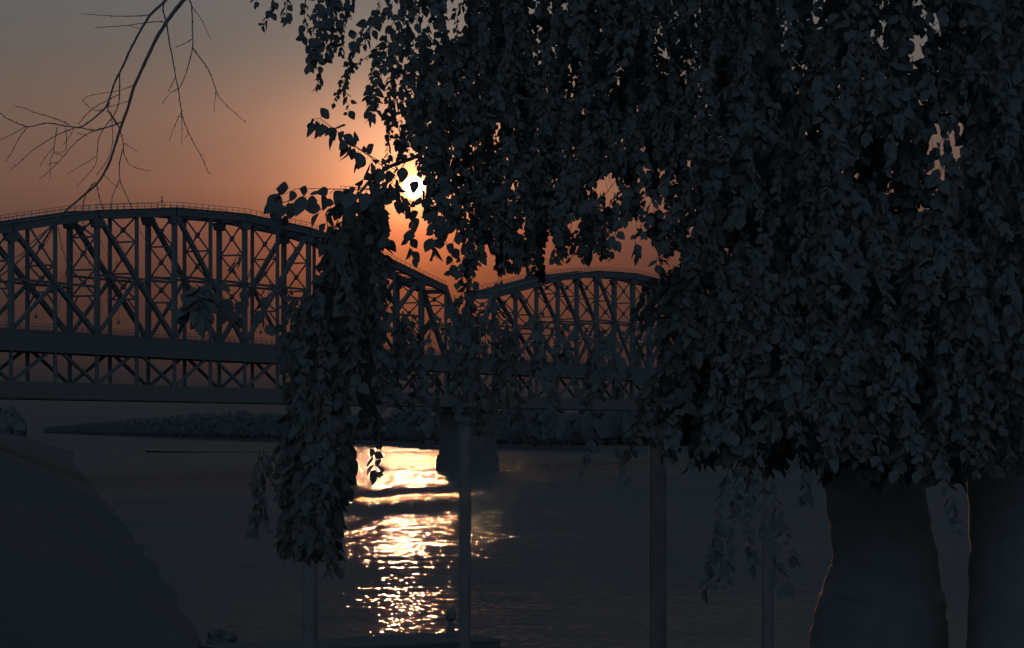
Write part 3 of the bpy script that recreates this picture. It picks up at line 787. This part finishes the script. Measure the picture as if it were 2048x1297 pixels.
# ---- leafless tree whose branches reach in at the top left
p = (3.2, -1.5, 5.0); bare = empty('bare_tree', p)
def z1(*pts): return [(a * .34688, b * .34688) for a, b in pts]
BR = [
 (z1((960, 0), (870, 85), (820, 160), (750, 290), (710, 380), (660, 480), (628, 580), (600, 630), (520, 700), (460, 735), (380, 728), (270, 712), (170, 732), (100, 712), (40, 685), (0, 652)), 5.6, 1.6),
 (z1((1060, 0), (1010, 60), (960, 130), (900, 225), (850, 330), (800, 440), (770, 510), (735, 630), (695, 740), (660, 850), (630, 940), (600, 1000), (560, 1060), (480, 1130), (370, 1225)) + [(100, 455), (65, 495), (30, 530), (-10, 560)], 8.6, 3.0),
 (z1((950, 0), (940, 60), (960, 130), (975, 240), (995, 340), (1010, 430), (1030, 530), (1045, 640), (1060, 700), (1090, 770), (1130, 850), (1170, 920), (1195, 985), (1210, 1003)), 3.4, 1.1),
 (z1((1090, 0), (1105, 40), (1110, 180), (1110, 275), (1080, 400), (1055, 470), (1030, 515)), 3.2, 1.4),
 (z1((1105, 40), (1150, 95), (1180, 150), (1215, 228)), 1.9, .9),
 (z1((1110, 275), (1160, 345), (1205, 410), (1245, 520), (1265, 565), (1340, 640), (1420, 708)), 2.8, 1.0),
 (z1((1245, 520), (1240, 580), (1232, 648)), 1.5, .8), (z1((1110, 225), (1060, 255), (1010, 275)), 1.8, 1.2), (z1((1030, 510), (975, 545), (930, 605)), 1.6, .9),
 (z1((1045, 650), (1010, 720), (975, 815)), 1.6, .9), (z1((1045, 640), (1050, 740), (1045, 845)), 1.5, .8), (z1((1090, 770), (1065, 797)), 1.2, .8), (z1((1005, 455), (985, 500), (972, 528)), 1.6, 1.2),
 (z1((870, 88), (720, 95), (600, 90), (470, 80)), 2.2, 1.0), (z1((955, 128), (880, 128), (740, 147), (640, 155), (545, 160)), 2.2, 1.0), (z1((740, 147), (810, 170)), 1.2, .9),
 (z1((690, 430), (690, 500), (685, 590), (660, 660), (600, 740), (570, 800), (560, 880), (545, 960), (440, 1080)), 2.8, 1.0),
 (z1((770, 490), (700, 520), (560, 545), (500, 560), (470, 585)), 1.6, .8), (z1((475, 580), (540, 635), (600, 640)), 1.4, .8), (z1((740, 585), (640, 615), (560, 640)), 1.4, .9),
 (z1((690, 545), (560, 610), (500, 660), (450, 720)), 1.8, 1.2), (z1((700, 705), (640, 728), (550, 752), (450, 735)), 3.0, 2.2),
 (z1((600, 740), (540, 755), (470, 795), (400, 860), (340, 935), (225, 1038)), 2.4, 1.0), (z1((430, 740), (330, 780), (200, 860), (120, 930), (55, 985)), 2.2, .9),
 (z1((330, 735), (310, 870), (345, 890), (360, 905)), 2.0, 1.0), (z1((312, 872), (290, 930), (292, 1030)), 1.5, .8), (z1((310, 850), (260, 910), (228, 965)), 1.3, .8),
 (z1((380, 740), (380, 862), (320, 880)), 1.8, .9), (z1((160, 732), (110, 800), (60, 890), (35, 930)), 2.0, .9), (z1((150, 730), (60, 780), (0, 810)), 1.8, .9),
 (z1((400, 722), (320, 685), (215, 655), (140, 625), (78, 612)), 2.2, .9), (z1((630, 590), (625, 640), (690, 740)), 3.0, 2.4),
 (z1((625, 640), (680, 720), (710, 820), (715, 890), (750, 950), (800, 975), (868, 987)), 2.4, .9), (z1((710, 825), (750, 850), (798, 880)), 1.5, .9),
 (z1((708, 860), (690, 940), (690, 1030), (720, 1110), (760, 1205)), 2.4, 1.4), (z1((690, 1035), (650, 1130), (645, 1200), (650, 1260)), 1.8, 1.2),
 (z1((555, 1060), (570, 1130), (595, 1215)), 2.4, 1.6), (z1((550, 1050), (500, 1110), (478, 1200), (480, 1297)), 2.6, 1.6),
 (z1((560, 900), (480, 950), (385, 1005)), 1.5, .8), (z1((640, 640), (650, 810), (620, 920), (555, 1010)), 1.6, 1.2), (z1((600, 1010), (650, 1060), (700, 1095)), 1.5, .9),
 (z1((440, 765), (480, 778), (500, 775)), 1.1, .8), (z1((425, 745), (395, 800), (360, 838)), 1.3, .8), (z1((340, 935), (300, 942), (275, 950)), 1.4, .8), (z1((530, 765), (580, 748)), 1.2, 1),
 ([(117, 455), (124, 495), (134, 535), (119, 564)], 1.8, 1.1), ([(134, 535), (125, 580), (112, 640)], 1.4, .9), ([(105, 452), (70, 480), (40, 510), (5, 525)], 2.6, 1.2), ([(110, 450), (90, 490), (60, 520), (30, 560)], 1.8, 1.0),
 ([(60, 500), (35, 520), (10, 575)], 1.4, .8), ([(165, 470), (180, 540), (200, 600), (205, 625)], 1.5, .9), ([(205, 440), (225, 470), (248, 500), (262, 560), (270, 600)], 1.5, .9), ([(235, 520), (228, 560), (230, 600)], 1.2, .8),
 ([(30, 530), (15, 560), (20, 600), (8, 640)], 1.4, .9), ([(278, 455), (290, 480), (296, 490)], 1.0, .8), ([(200, 480), (215, 512), (222, 520)], 1.1, .8),
]
def pt_tube(mb, pts, w0, w1, d, twigs=True):
    q = []; m = len(pts); ph = random.uniform(0, 6)
    res = 5
    for i in range(m - 1):
        a0 = pts[max(i - 1, 0)]; a1 = pts[i]; a2 = pts[i + 1]; a3 = pts[min(i + 2, m - 1)]
        for j in range(res):
            t = j / res
            xy = [.5 * (2 * a1[k] + (a2[k] - a0[k]) * t + (2 * a0[k] - 5 * a1[k] + 4 * a2[k] - a3[k]) * t * t + (3 * a1[k] - a0[k] - 3 * a2[k] + a3[k]) * t ** 3) for k in (0, 1)]
            q.append(xy)
    q.append(pts[-1]); M_ = len(q)
    Q = [P(x + random.uniform(-.35, .35), y + random.uniform(-.35, .35), d) for i, (x, y) in enumerate(q)]
    R_ = [(w0 + (w1 - w0) * (i / (M_ - 1)) ** .8) / 2 / F * d * random.uniform(.93, 1.1) for i in range(M_)]
    mb.tube(Q, R_, 6)
    # buds
    if w0 < 6:
        for i in range(2, M_ - 1, 3):
            if random.random() < .75:
                p = Q[i]; s_ = random.choice((-1, 1)); dd = (Q[i + 1] - Q[i - 1]).normalized()
                e_ = p + dd * .006 + dd.cross(Vector((0, 1, 0))) * s_ * .0055
                mb.tube([p, (p + e_) / 2, e_], [R_[i] * .9, R_[i] * 1.0, R_[i] * .25], 4)
DB = 11.0
for i, (pts, w0, w1) in enumerate(BR):
    b = MB()
    pts = [tuple(a) for a in pts]
    pt_tube(b, pts, w0, w1, DB)
    b2 = b.mesh('branch', True); b2.transform(Matrix.Translation(-Vector(p))); link('branch', b2, M_twig, bare)
# trunk behind the camera and the limb that carries the branches over it
b = MB()
b.tube([(p[0], p[1], 4.7), (p[0], p[1] - .05, 6.5), (p[0] - .1, p[1] + .1, 9), (p[0] - .35, p[1] + .4, 12), (p[0] - .4, p[1] + .3, 15)], [.30, .24, .20, .15, .08], 16)
me = b.mesh('trunk', True); me.transform(Matrix.Translation(-Vector(p))); link('trunk', me, M_bark, bare)
for ex, w in ((333, 5.6), (368, 8.6), (329, 3.4), (378, 3.2)):
    b = MB(); e_ = P(ex, 0, DB); e2 = P(ex + 30, -45 if w != 3.4 else -60, DB)
    j = Vector((-.9, 10.4, 10.6))
    b.tube([e_, e2, Vector(e2).lerp(j, .55) + Vector((0, 0, .1)), j], [w / 2 / F * DB, w / 2 / F * DB * 1.15, .018, .022], 8)
    me = b.mesh('branch', True); me.transform(Matrix.Translation(-Vector(p))); link('branch', me, M_twig, bare)
b = MB(); j = Vector((-.9, 10.4, 10.6))
b.tube([Vector(j), Vector((-.3, 8.5, 11.6)), Vector((.9, 5, 12.0)), Vector((2.2, 1.5, 11.4)), Vector((2.95, -1.3, 10.2))], [.028, .045, .07, .10, .13], 12)
me = b.mesh('limb', True); me.transform(Matrix.Translation(-Vector(p))); link('limb', me, M_bark, bare)
tag(bare, 'leafless tree with thin bare drooping branches at the upper left', 'tree')
